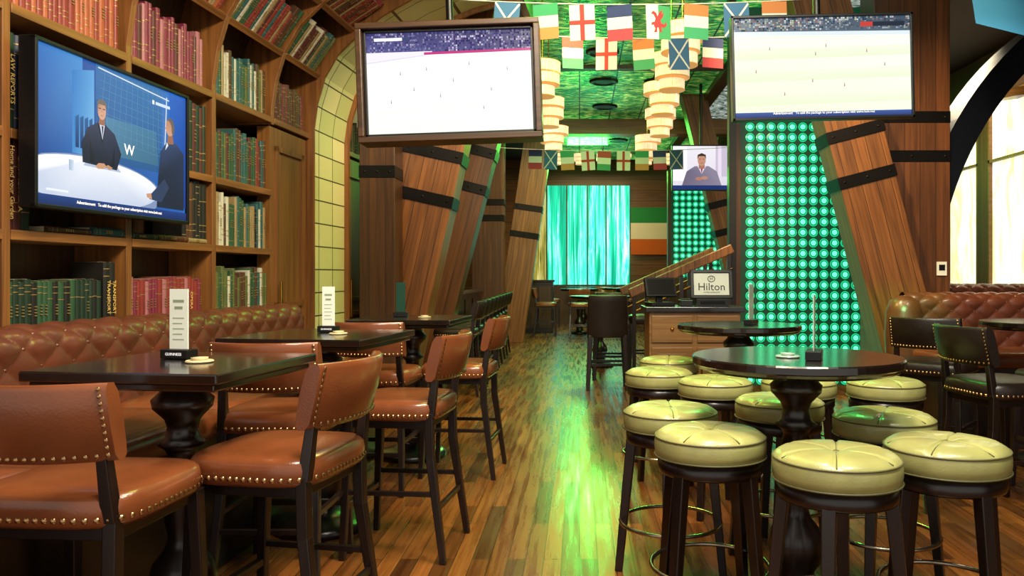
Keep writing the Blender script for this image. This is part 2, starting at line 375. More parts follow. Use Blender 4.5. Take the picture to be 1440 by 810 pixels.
b=MB();strip(b,PROF,-.04,.3,6.66,6.69);strip(b,PROF,-.06,.3,7.42,7.46);o=struct(b,'trim_2',M['case']);o.matrix_world=LW
b=MB();b.box(1.65,1.72,2,8.2,3.95,4.6,X=LW);struct(b,'trim_3',M['coldark'])
# ---------------------------------------------------------------- books
def book_mesh(col,bands,name,lettermat):
    b=MB()
    n=6;pts=[(0.5-.5*math.cos(pi*i/n),-.06*math.sin(pi*i/n)) for i in range(n+1)]
    ring=[(x,y) for x,y in pts]+[(1,1),(0,1)]
    k=len(ring);vs=[(x,y,0) for x,y in ring]+[(x,y,1) for x,y in ring]
    b.add(vs,[(i,(i+1)%k,k+(i+1)%k,k+i) for i in range(k)]+[tuple(reversed(range(k))),tuple(range(k,2*k))],0)
    b.box(.1,.9,.06,.985,.995,1.002,1)
    for z in bands:
        vs=[]
        for zz in(z,z+.012):
            for x,y in pts: vs.append((x,y-.012,zz))
        b.add(vs,[(i,i+1,n+2+i,n+1+i) for i in range(n)],2)
    if lettermat:
        for q in range(4): b.box(.3,.7,-.085,-.055,.45+q*.05,.465+q*.05,2)
    return b.mesh(name,[pm(name+'_cloth',col,.5,ns=3,na=.2),M['page'],M['gilt']])
BC={'red':'#7c2c26','crim':'#702236','orange':'#9a5030','green':'#28492f','dgreen':'#182c1f','black':'#181613','brown':'#4a2e1c','tan':'#8c7650','white':'#b4b09c','teal':'#285252','navy':'#1f2840','maroon':'#4c1f1c','olive':'#525a30','pink':'#985e64'}
BM={k:[book_mesh(c,(.12,.8,.9),'book_'+k,True),book_mesh(c,(.2,.3,.7),'book_'+k,False)] for k,c in BC.items()}
def row(shelf,u0,u1,pal,hh,grp,wr=(.026,.043)):
    v,z,t=SH[shelf];n=Vector((-t.y,t.x));u=u0;out=[]
    while True:
        w=R.uniform(*wr)
        if u+w>u1:break
        c=R.choice(pal);h=R.uniform(*hh);d=R.uniform(.16,.2)
        ob=bpy.data.objects.new('book',R.choice(BM[c]));COL.objects.link(ob)
        X=Matrix.Identity(4)
        X.col[0]=Vector((0,1,0,0));X.col[1]=Vector((n.x,0,n.y,0));X.col[2]=Vector((t.x,0,t.y,0))
        o=Vector((v,z))+n*.035+t*.001
        X.col[3]=Vector((o.x,u,o.y,1))
        ob.matrix_world=LW@X@Matrix.Diagonal((w,d,h,1))
        cn={'crim':'crimson','dgreen':'dark green','orange':'orange-brown'}.get(c,c)
        tag(ob,cn+' hardback book with gilt bands on an oak shelf','book',grp)
        out.append((ob,u+w/2,z,h,w))
        u+=w+.0012
    return out
def spine(bk,s,size,mat='textg'):
    ob,u,z,h,w=bk
    t=text(s,size,M[mat],None,(0,0,0),ext=.0004)
    X=Matrix.Identity(4);X.col[0]=Vector((0,0,-1,0));X.col[1]=Vector((0,1,0,0));X.col[2]=Vector((1,0,0,0));X.col[3]=Vector((-.018,u,z+h*.52,1))
    t.parent=ob;t.matrix_parent_inverse=ob.matrix_world.inverted();t.matrix_basis=LW@X
mix=['red','green','brown','white','tan','maroon','olive','dgreen','teal']
row('a',3.48,4.12,['dgreen','green','dgreen','black'],(.28,.3),'green volumes on the low shelf')
k=row('a',4.12,4.25,['black'],(.36,.39),'black volumes on the low shelf',(.04,.05))
for q in k: spine(q,'TRANSPORT',.032)
k=row('a',4.32,5.06,['red','crim','red','pink'],(.28,.31),'red volumes on the low shelf')
spine(k[-4],'OPERA',.036)
row('a',5.19,5.95,['green','olive','white','teal','brown','green'],(.3,.38),'mixed books on the low shelf')
row('b',5.19,5.93,['green','tan','brown','white','teal','olive','black'],(.28,.36),'mixed books on the middle shelf')
row('c',5.19,5.95,['green','red','olive','maroon','teal','brown'],(.3,.38),'mixed books under the upper shelf')
k=row('b',3.475,3.63,['dgreen','maroon','black'],(.39,.41),'tall volumes beside the television',(.042,.048))
k[0][0].data=BM['maroon'][1];spine(k[0],'Home and your Garden',.034);spine(k[1],'ENCYCLOPEDIA',.034)
k=row('c',3.475,3.63,['dgreen','navy','black'],(.42,.46),'tall volumes beside the television',(.042,.048))
spine(k[-1],'WORLD HISTORY',.042);spine(k[0],'LAW REPORTS',.034)
row('b',4.84,5.12,['black','dgreen','black','brown'],(.38,.4),'dark volumes beside the television',(.03,.04))
row('c',4.84,5.12,['black','dgreen','maroon'],(.42,.45),'dark volumes beside the television',(.03,.04))
row('d',3.48,4.24,['orange','red','orange','red'],(.27,.31),'orange-red volumes on the upper shelf')
row('d',4.32,5.1,['crim','maroon','crim','pink'],(.3,.36),'crimson volumes on the upper shelf')
row('d',5.19,5.95,['green','white','olive','tan','teal','brown'],(.29,.36),'mixed books on the upper shelf')
row('d',6.03,6.63,['maroon','brown','crim','maroon'],(.29,.33),'maroon books above the door')
row('d',7.52,8.2,['tan','olive','brown','green'],(.27,.33),'books beyond the arch')
row('e',4.4,5.1,['red','orange','tan'],(.26,.3),'books on the first curved shelf')
row('e',5.19,5.95,mix,(.26,.33),'books on the first curved shelf')
row('e',6.03,6.63,mix,(.26,.33),'books on the first curved shelf')
row('f',5.19,5.95,mix,(.26,.33),'books on the second curved shelf')
row('f',6.03,6.63,['maroon','brown','red','tan'],(.26,.33),'books on the second curved shelf')
row('g',6.03,6.63,mix,(.26,.33),'books on the highest curved shelf')
fu=3.7
for c,l,h in(('brown',.3,.03),('teal',.26,.045),('dgreen',.28,.034),('maroon',.3,.035),('tan',.2,.03)):
    ob=bpy.data.objects.new('book',BM[c][0]);COL.objects.link(ob)
    X=Matrix.Identity(4);X.col[0]=Vector((0,0,1,0));X.col[1]=Vector((-1,0,0,0));X.col[2]=Vector((0,-1,0,0));X.col[3]=Vector((-.02,fu+l,1.552,1))
    ob.matrix_world=LW@X@Matrix.Diagonal((h,.18,l,1));tag(ob,c.replace('dgreen','dark green')+' book lying flat under the wall television','book','books lying flat');fu+=l+.01
# ---------------------------------------------------------------- televisions
def tv(name,label,w,h,shapes,mat,loc,rot,frame=None,mount=0,ticker=None,dep=.06,ts=.018):
    r=thing(name,label,'television',loc);r.rotation_euler=rot
    bz=.018;b=MB()
    b.box(-w/2,w/2,.004,dep,-h/2,h/2)
    for x0,x1,z0,z1 in((-w/2,w/2,h/2-bz,h/2),(-w/2,w/2,-h/2,-h/2+bz),(-w/2,-w/2+bz,-h/2,h/2),(w/2-bz,w/2,-h/2,h/2)): b.box(x0,x1,-.02,.01,z0,z1)
    b.obj('casing',M['blk'],r,.003)
    art('screen',w-2*bz,h-2*bz,shapes,mat,r,y=-.001,step=.00014)
    if frame:
        b=MB();o=frame;W=w/2+.003;H=h/2+.003
        for x0,x1,z0,z1 in((-W-o,W+o,H,H+o),(-W-o,W+o,-H-o,-H),(-W-o,-W,-H,H),(W,W+o,-H,H)): b.box(x0,x1,-.06,.16,z0,z1)
        b.box(-W,W,.1,.15,-H,H)
        b.obj('wood_frame',M['frame'],r,.006)
    if mount:
        b=MB();b.tube([(0,.1,0),(0,.1,mount)],.025,10);b.box(-.12,.12,.06,.14,-.12,.12);b.box(-.1,.1,.02,.18,mount-.02,mount);b.obj('ceiling_mount',M['blk'],r)
    if ticker:
        text(ticker,ts*w,M['textw'],r,(0.0,-.014,-h/2+bz+.022*w),ext=.0005)
    return r
def sh2(shapes):
    return [(s[0],[(.9+(x-.9)*1.25-.045,z*1.03) for x,z in s[1]]) for s in shapes]
S=[(['#0f2c6c','#2a62b4','#3a78c4','#1a3f8a'],[(0,0),(1,0),(1,1),(0,1)]),(['#1c4590','#2a64ac','#4a90d0','#2f6cb8'],[(0,.3),(.26,.3),(.26,1),(0,1)]),(['#3f86c4','#7ab8de','#5aa0d8','#2f78c0'],[(.2,.36),(.33,.36),(.33,.95),(.2,.9)]),(['#2a5c94','#27588c','#3a74ac','#356ea8'],[(.34,.35),(.8,.35),(.8,1),(.34,1)]),(['#4a7a94','#3c6a88','#44789a','#4e84a4'],[(.42,.4),(.78,.4),(.76,.66),(.4,.66)])]
for i in range(12): S.append(line('#5f8cb0',.40+.037*i,.98,.36+.042*i,.5,.002))
for i in range(9): S.append(line('#5f8cb0',.36,.52+.054*i,.84,.47+.056*i,.0025))
for i in range(4): S.append((['#16386c','#16386c','#2a5c94','#2a5c94'],[(.215+.027*i,.4),(.235+.027*i,.4),(.235+.027*i,.62),(.215+.027*i,.6)]))
S+=[line('#cfdce6',.35,.98,.86,.93,.01),line('#cfdce6',.84,.95,.82,.4,.008),
 (['#1648a0','#0f3a8c','#1c58b4','#2464c0'],[(.86,.1),(1,.1),(1,1),(.86,1)]),
 ell('#7f92b8',.33,.16,.47,.2,36),(['#f2f4fa']*18+['#c4cee2']*18,ell('',.33,.185,.44,.165,36)[1]),
 (['#b0bcd4']*4,[(.26,.29),(.5,.29),(.47,.33),(.28,.33)]),
 (['#1c2334','#20283a','#2c3650','#323c56','#323c56','#2c3650','#20283a','#1a2032'],[(.255,.31),(.25,.44),(.285,.55),(.345,.6),(.395,.6),(.455,.55),(.5,.42),(.47,.3)]),
 (['#121826','#121826','#1c2436'],[(.3,.32),(.33,.32),(.3,.48)]),(['#121826','#121826','#1c2436'],[(.43,.32),(.455,.32),(.455,.47)]),
 ('#171d2c',[(.375,.46),(.345,.6),(.36,.6),(.378,.5)]),('#171d2c',[(.375,.46),(.4,.6),(.385,.6),(.378,.5)]),
 ('#c9d4e4',[(.355,.6),(.376,.49),(.392,.6)]),('#3a1f4a',[(.37,.585),(.376,.5),(.382,.585)]),
 ('#9c6a50',[(.352,.59),(.357,.66),(.39,.66),(.39,.59)]),
 (['#c8947a']*5+['#b07c62']*5+['#d4a488']*8,ell('',.371,.69,.027,.064)[1]),('#6f6860',[(.342,.7),(.34,.74),(.352,.762),(.372,.768),(.392,.76),(.402,.738),(.399,.7),(.393,.73),(.348,.73)]),
 line('#30323a',.35,.702,.366,.702,.006),line('#30323a',.376,.702,.392,.702,.006),line('#8a5648',.364,.655,.379,.655,.004),('#b98468',[(.37,.7),(.367,.68),(.374,.68)]),
 ('#c89674',[(.33,.3),(.35,.325),(.385,.33),(.4,.31),(.38,.29),(.345,.285)]),('#c08e6c',[(.39,.31),(.41,.325),(.44,.31),(.42,.29)]),
 (['#9fb4cc','#cfdcec','#cfdcec','#9fb4cc'],[(.175,.24),(.2,.24),(.202,.31),(.173,.31)])]
S+=sh2([(['#1a2438','#1a2438','#2c3c5c','#384a70','#384a70','#243250','#1a2438'],[(.82,.08),(.83,.3),(.845,.5),(.885,.585),(.95,.59),(1,.52),(1,.08)]),
 ('#2e3c5c',[(.775,.13),(.785,.17),(.87,.3),(.9,.24),(.85,.12)]),('#dfe6ee',[(.885,.585),(.875,.52),(.895,.56)]),
 ('#9c6a50',[(.89,.57),(.892,.65),(.922,.66),(.93,.58)]),(['#b88468']*9+['#cc9c80']*9,ell('',.904,.7,.026,.066)[1]),('#6a6058',[(.888,.755),(.905,.775),(.926,.76),(.936,.71),(.932,.65),(.918,.66),(.915,.715),(.905,.742)]),('#c4947a',[(.88,.7),(.871,.682),(.88,.678)]),('#a87458',[(.914,.7),(.92,.7),(.92,.68),(.914,.68)]),
 ('#c89674',[(.76,.14),(.755,.165),(.785,.175),(.79,.13)])])
S+=[(['#10245a','#10245a','#1c3c80','#1c3c80'],[(0,0),(1,0),(1,.065),(0,.065)]),rect('#e8ecf4',.05,.17,.09,.105),rect('#ffffff',.72,.735,.86,.89),rect('#cfe0ff',.745,.86,.862,.885)]
t1=tv('wall_television','flat television showing two presenters, mounted before the bookcase',1.2,.76,S,M['scr'],lw(.1,4.06,2.03),(0,0,pi/2+ANG),ticker='Advertisement   To add the package to your subscription visit www.bein.net')
text('W',.08,M['textw'],t1,(.05,-.016,-.03),ext=.0004)
def crowd(x0,x1,y0,y1,nx,ny,cols):
    o=[];dx=(x1-x0)/nx;dy=(y1-y0)/ny
    for i in range(nx):
        for j in range(ny):
            if R.random()<.62:
                x=x0+i*dx;y=y0+j*dy;o.append((R.choice(cols),[(x,y),(x+dx*.85,y),(x+dx*.85,y+dy*.85),(x,y+dy*.85)],1))
    return o
def players(pts,c):
    o=[]
    for x,y in pts: o+=[rect(c,x,x+.005,y+.012,y+.028),rect('#707080',x,x+.005,y,y+.012),rect('#c09070',x+.001,x+.004,y+.028,y+.036)]
    return o
S=[(['#f0f2e8','#f4f8ea','#fafcf6','#fbfdf8'],[(0,0),(1,0),(1,1),(0,1)]),(['#50508a','#3c3f70','#2c2c58','#3a3a6c'],[(0,.8),(1,.8),(1,1),(0,1)])]+crowd(0,1,.805,1,90,9,['#8a86b8','#d8d4e6','#24244e','#6a5a90','#b0a0c0','#50306a'])
S+=[('#e9e4f4',[(0,.72),(.4,.775),(.4,.81),(0,.81)]),('#c02878',[(.35,.775),(1,.785),(1,.81),(.35,.8)]),('#d8d2ec',[(0,.7),(.36,.765),(.36,.775),(0,.715)])]+[line('#e0e8d6',0,.2,1,.3,.003),line('#e0e8d6',0,.5,.45,.76,.003)]
S+=players(((.2,.58),(.36,.62),(.52,.5),(.62,.66),(.75,.4),(.44,.35),(.28,.42),(.85,.6),(.7,.22),(.14,.3)),'#9aa6cc')
S+=[rect('#f4fbff',.05,.22,.92,.95),rect('#30406a',.225,.27,.92,.95)]
tv('hanging_television','large television in an oak frame showing a bright football match',1.15,.72,S,M['scrw'],(-.88,5.3,2.66),(0,math.radians(-2),0),frame=.04,mount=1.94)
S=[(['#e6f0d0','#ecf5da','#f6faec','#f0f8e2'],[(0,0),(1,0),(1,1),(0,1)]),(['#5a6a7a','#4a5a6a','#3a4a5c','#44546a'],[(0,.87),(1,.85),(1,1),(0,1)])]+crowd(0,1,.875,1,90,7,['#8a98a8','#d8dce0','#20303a','#9a6a60','#c0c4a0'])
S+=[('#d8e4ea',[(0,.83),(1,.81),(1,.85),(0,.87)]),line('#d6eac8',0,.82,1,.79,.004)]
for y in(.12,.36,.58): S.append((['#e0edc6','#e4f0cc','#ebf4da','#e6f2d2'],[(0,y),(1,y+.03),(1,y+.13),(0,y+.11)]))
S+=[line('#f6fbee',.05,.3,.95,.6,.003),
 (['#1c3068','#1c3068','#3a58a0','#3a58a0'],[(0,0),(1,0),(1,.055),(0,.055)]),rect('#c43a30',.72,.79,.9,.945),rect('#1a2436',.79,.97,.9,.945)]
S+=players(((.2,.68),(.46,.62),(.52,.7),(.62,.3),(.75,.64),(.44,.35),(.28,.22),(.85,.5),(.12,.45)),'#c87a68')
tv('hanging_television','large black television on a ceiling pole showing a football match',1.23,.71,S,M['scrw'],(1.645,5.3,2.76),(0,math.radians(-1.3),0),mount=1.84,ticker='Advertisement   To add the package to your subscription visit www.bein.net')
S=[(['#dcd6e2','#d4cede','#ece8f0','#e8e4ec'],[(0,0),(1,0),(1,1),(0,1)]),rect('#f2f0f4',.0,.25,.2,1),rect('#c8bcd0',.74,1,.3,1),rect('#e4d8ea',.78,.84,.3,1),
 (['#6a627a']*2+['#8a8296']*2+['#8a8296']*2,[(.16,.1),(.24,.42),(.38,.54),(.62,.54),(.76,.42),(.84,.1)]),('#d8d0e0',[(.42,.55),(.5,.36),(.58,.55)]),('#8a3040',[(.48,.5),(.5,.36),(.52,.5)]),rect('#a87060',.45,.55,.48,.6),ell('#c08c76',.5,.68,.07,.14),
 ('#3a2c26',[(.425,.7),(.43,.8),(.5,.84),(.57,.8),(.575,.7),(.55,.77),(.45,.77)]),line('#40302a',.455,.7,.485,.7,.012),line('#40302a',.515,.7,.545,.7,.012),line('#8a5048',.475,.61,.525,.61,.01),ell('#b07a66',.45,.25,.06,.04),ell('#b88470',.55,.27,.06,.04),rect('#18306a',0,1,0,.1)]
tv('hanging_television','smaller television showing a presenter, hung on a ceiling pole',1.0,.76,S,M['scr'],(2.03,13,3.14),(0,0,0),mount=1.46)
# ---------------------------------------------------------------- columns
def column(label,xb,xt,Y,w,dep,mat,bands,zt=4.6,t=.012):
    L=math.hypot(xt-xb,zt);a=math.atan2(xt-xb,zt)
    r=thing('timber_column',label,'column',(xb,Y,0));r.rotation_euler=(0,a,0)
    b=MB();vs=[]
    for yy in(-dep/2,dep/2):
        for x,top in((-w/2,0),(w/2,0),(w/2,1),(-w/2,1)):
            vs.append((x,yy,x*math.tan(a) if not top else L+x*math.tan(a)))
    b.add(vs,[(0,1,2,3),(7,6,5,4),(0,4,5,1),(1,5,6,2),(2,6,7,3),(3,7,4,0)])
    b.obj('plank_body',mat,r,.006)
    for z in bands:
        b=MB();hh=.06
        b.box(-w/2-t,w/2+t,-dep/2-t,dep/2+t,z-hh,z+hh)
        for x in(-w/2+.05,0,w/2-.05): b.dome((x,-dep/2-t,z),(0,-1,0),.014,8)
        b.obj('iron_band',M['iron'],r,.003)
    return r
column('leaning oak plank column with black iron bands',-2.06,-1.04,8.1,.6,.4,M['col'],[2.2,2.66])
column('darker leaning oak column standing behind another',-1.96,-.78,9.6,.42,.35,M['colmid'],[2.5,2.95])
column('leaning oak column beside the aisle',-1.43,-.77,16,.56,.4,M['col'],[2.2,2.75])
column('leaning oak column before the green glass wall',3.44,2.25,7.9,.56,.36,M['col'],[2.4,2.86])
column('leaning oak column by a green panel',3.14,2.01,14,.42,.35,M['col'],[2.2,2.7])
column('leaning oak column across the aisle',2.6,3.4,18,.42,.35,M['coldark'],[2.2,2.7])
column('upright dark plank pillar with an iron band',-1.95,-1.95,7.7,.34,.34,M['coldark'],[2.35],t=.005)
column('upright plank pillar beside the bar',-1.75,-1.75,15.1,.6,.4,M['coldark'],[2.45,2.75])
column('wide upright plank pillar with two iron bands',3.4,3.4,8.2,.78,.4,M['colmid'],[2.57,2.97],t=.004)
o=MB();o.box(-.05,.05,-.012,0,-.07,.07,0);o.box(-.03,.03,-.016,-.012,-.02,.04,1)
o=o.obj('wall_thermostat',[M['white'],M['blk']],loc=(3.7,7.998,1.42));tag(o,'small white thermostat fixed to the plank pillar','thermostat')
# ---------------------------------------------------------------- green glass walls
def glasswall(label,x0,x1,z0,z1,Y,sp):
    r=thing('lit_glass_wall',label,'light wall',((x0+x1)/2,Y,0));w=(x1-x0)
    b=MB();b.box(-w/2,w/2,0,.06,z0,z1);b.box(-w/2-.06,-w/2,-.06,.08,z0,z1,1);b.box(w/2,w/2+.06,-.06,.08,z0,z1,1);b.obj('panel',[M['panelg'],M['coldark']],r)
    b=MB();nx=int(w/sp);nz=int((z1-z0)/sp)
    for i in range(nx):
        for j in range(nz):
            x=-w/2+sp*(i+.5)+(w-nx*sp)/2;z=z0+sp*(j+.5);rr=sp*.44
            b.dome((x,0,z),(0,-1,0),rr,14,0,.08);b.dome((x,-rr*.07,z),(0,-1,0),rr*.74,12,2,.06);b.dome((x,-rr*.12,z),(0,-1,0),rr*.56,12,1,.15)
    b.obj('bottle_glass_discs',[M['disc'],M['discc'],M['discr']],r);return r
glasswall('wall of green backlit round bottle bottoms',1.82,3.26,.1,4.4,8.9,.12)
glasswall('narrower panel of green backlit bottle bottoms',1.7,2.75,1.3,3.3,14.6,.12)
b=MB();b.box(1.68,1.76,8.78,8.9,0,4.6);struct(b,'trim_4',M['blk'])
for x,y0,z0,z1,w in((-1.05,16.6,1.6,3.9,.1),(-1.95,10.3,.8,3.6,.08)):
    b=MB();b.box(x-w/2,x+w/2,y0,y0+.05,z0,z1,0);b.box(x-w/2-.02,x+w/2+.02,y0+.05,y0+.09,z0-.02,z1+.02,1);o=b.obj('led_lamp',[M['led'],M['blk']]);tag(o,'upright green light strip glowing beside a column','lamp')
for i,(x0,x1) in enumerate(((-.9,-.38),(-.34,.2),(.24,.72),(.76,1.4))):
    b=MB();n=14
    b.grid(lambda s,t:(x0+(x1-x0)*s,21.9-.05*abs(math.sin(s*n*pi/2)),1.1+2.77*t),56,1);o=b.obj('birch_curtain',M['birch']);tag(o,'backlit aqua fabric curtain printed with birch trunks','curtain','birch curtains')
b=MB();b.grid(lambda s,t:(-1.3+.36*s,21.9-.05*abs(math.sin(s*5*pi)),1.1+2.77*t),40,1);o=b.obj('birch_curtain',M['gold']);tag(o,'backlit golden fabric curtain beside aqua ones','curtain','birch curtains')
b=MB();b.box(-1.5,2.9,21.7,21.98,.0,1.08);struct(b,'trim_5',M['coldark'])
f=art('wall_flag',1.22,1.32,[rect('#1f8a4c',0,1,.67,1),rect('#eee6d0',0,1,.33,.67),rect('#d0641e',0,1,0,.33)],M['cloth']);f.location=(2.04,21.85,2.6);tag(f,'large green, white and orange flag on the end wall','flag')
# ---------------------------------------------------------------- ceiling features
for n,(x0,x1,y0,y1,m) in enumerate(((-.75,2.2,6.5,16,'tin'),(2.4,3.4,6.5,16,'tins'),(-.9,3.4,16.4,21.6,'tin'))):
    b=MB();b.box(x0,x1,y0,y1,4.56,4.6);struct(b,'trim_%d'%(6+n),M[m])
b=MB();b.box(-2.5,5,16,16.35,4.25,4.6);struct(b,'trim_9',M['beam'])
b=MB();b.box(-.95,-.75,6.5,21.6,4.45,4.6);b.box(2.2,2.4,6.5,21.6,4.45,4.6);b.box(-.75,2.2,11.9,12.05,4.5,4.6);struct(b,'trim_10',M['coldark'])
for x,y in((.33,11.2),(.4,12.9),(.48,14.8),(1.3,12.9),(.9,18.5)):
    b=MB();b.lathe([(.24,0),(.24,-.02),(.2,-.035),(.17,-.02),(.0,-.02)],28,0);b.lathe([(.15,-.022),(.0,-.026)],20,1)
    o=b.obj('ceiling_speaker',[M['blk'],M['iron']],loc=(x,y,4.56));tag(o,'round black speaker grille set in the tin ceiling','speaker','ceiling speakers')
# pendants
r=thing('capiz_pendant','stack of capiz shell drum shades glowing warm cream','pendant light',(.99,7.5,3.36),group='capiz pendants')
def tier(cx,cy,rr,z0,z1,n):
    b=MB()
    for i in range(n):
        a=2*pi*i/n;w=pi*rr/n*.93
        t=Vector((-math.sin(a),math.cos(a),0));c=Vector((math.cos(a),math.sin(a),0))*rr+Vector((cx,cy,0))
        b.add([c-t*w+Vector((0,0,z0)),c+t*w+Vector((0,0,z0)),c+t*w+Vector((0,0,z1)),c-t*w+Vector((0,0,z1))],[(0,1,2,3)])
    b.obj('shell_tier',M['capiz'],r)
    b=MB();b.lathe([(rr*.9,z0-.002),(rr+.004,z0-.002),(rr+.004,z0+.006),(rr*.9,z0+.006)],24,0,True,(cx,cy,0));b.lathe([(0,z1),(rr+.005,z1),(rr+.005,z1+.005),(0,z1+.005)],24,0,True,(cx,cy,0));b.obj('tier_ring',M['capizrim'],r)
tier(0,0,.14,.0,.11,22);tier(-.02,.01,.185,.125,.24,28);tier(.02,0,.22,.255,.38,34)
b=MB();b.tube([(0,0,.05),(0,0,1.23)],.008,6);b.lathe([(.0,1.24),(.06,1.24),(.06,1.21),(.0,1.21)],16);b.obj('suspension_rod',M['brass'],r)
for x,y in((1.0,8.5),(1.04,9.8),(1.16,11.3),(-.42,8.8),(-.42,10.6),(-.42,12.6),(1.16,13.4)): dup(r,(x,y,3.36),y)
for x in(-.5,.0,.5,1.0,1.5,2.0): dup(r,(x,17.2,3.79),x,'small capiz shell pendant glowing warm cream',(.62,.62,.62))
# ---------------------------------------------------------------- flags
WH='#d8d8cc'
def F(k):
    if k=='ie':return [rect('#3c9a68',0,1,.66,1),rect(WH,0,1,.33,.66),rect('#c88a50',0,1,0,.33)]
    if k=='ie2':return [rect('#c07844',0,1,.66,1),rect(WH,0,1,.33,.66),rect('#3c9a68',0,1,0,.33)]
    if k=='fr':return [rect('#2c3a68',0,1,.66,1),rect(WH,0,1,.33,.66),rect('#b04048',0,1,0,.33)]
    if k=='it':return [rect('#b04a40',0,1,.66,1),rect(WH,0,1,.33,.66),rect('#44946a',0,1,0,.33)]
    if k=='en':return [rect(WH,0,1,0,1),rect('#b43a34',.41,.59,0,1),rect('#b43a34',0,1,.44,.56)]
    if k=='sc':return [rect('#3c6a94',0,1,0,1),line(WH,.0,.0,1,1,.13),line(WH,.0,1,1,.0,.13)]
    if k=='wa':return [rect(WH,0,.5,0,1),rect('#3c945c',.5,1,0,1),('#b03436',[(.3,.2),(.36,.3),(.3,.42),(.2,.4),(.22,.48),(.34,.5),(.38,.6),(.3,.72),(.2,.74),(.3,.82),(.42,.76),(.46,.66),(.56,.8),(.68,.86),(.64,.74),(.74,.76),(.68,.64),(.58,.56),(.62,.46),(.74,.44),(.8,.52),(.84,.42),(.74,.34),(.6,.34),(.64,.22),(.54,.2),(.5,.34),(.44,.34),(.42,.2)])]
def bunting(Y,zt,flags,w,h,x0,x1,grp):
    b=MB();n=30
    b.tube([(x0+(x1-x0)*i/n,Y,zt+.06*((2*i/n-1)**2)) for i in range(n+1)],.004,5);o=b.obj('bunting_garland',M['cord']);tag(o,'thin pale cord strung across carrying small flags','bunting')
    NM={'ie':'green, white and orange','ie2':'orange, white and green','fr':'blue, white and red','it':'red, white and green','en':'white with red cross','sc':'blue with white saltire','wa':'white and green with red dragon'}
    for x,k in flags:
        f=art('bunting_flag',w,h,F(k),M['cloth'],z0=-h,step=.0008);z=zt+.06*((2*(x-x0)/(x1-x0)-1)**2)
        f.location=(x,Y,z-.003);f.rotation_euler=(math.radians(R.uniform(-5,5)),math.radians(R.uniform(-4,4)),math.radians(R.uniform(-14,14)));tag(f,'small '+NM[k]+' flag hanging from a cord','flag',grp)
bunting(5.55,3.27,[(-.51,'sc'),(-.245,'ie'),(.015,'en'),(.28,'fr'),(.555,'wa'),(.83,'ie2'),(1.11,'sc'),(1.38,'ie2')],.18,.25,-1.2,1.9,'nearest bunting')
bunting(6.8,3.41,[(-.06,'it'),(.235,'en'),(.55,'ie2'),(.86,'sc'),(1.16,'fr')],.185,.27,-.9,2.1,'second bunting')
bunting(11,3.1,[(-.62,'fr'),(-.4,'sc'),(-.18,'ie'),(.11,'en'),(.35,'it'),(.62,'en'),(.88,'ie'),(1.12,'fr'),(1.36,'sc')],.19,.27,-1.3,2.2,'farthest bunting')
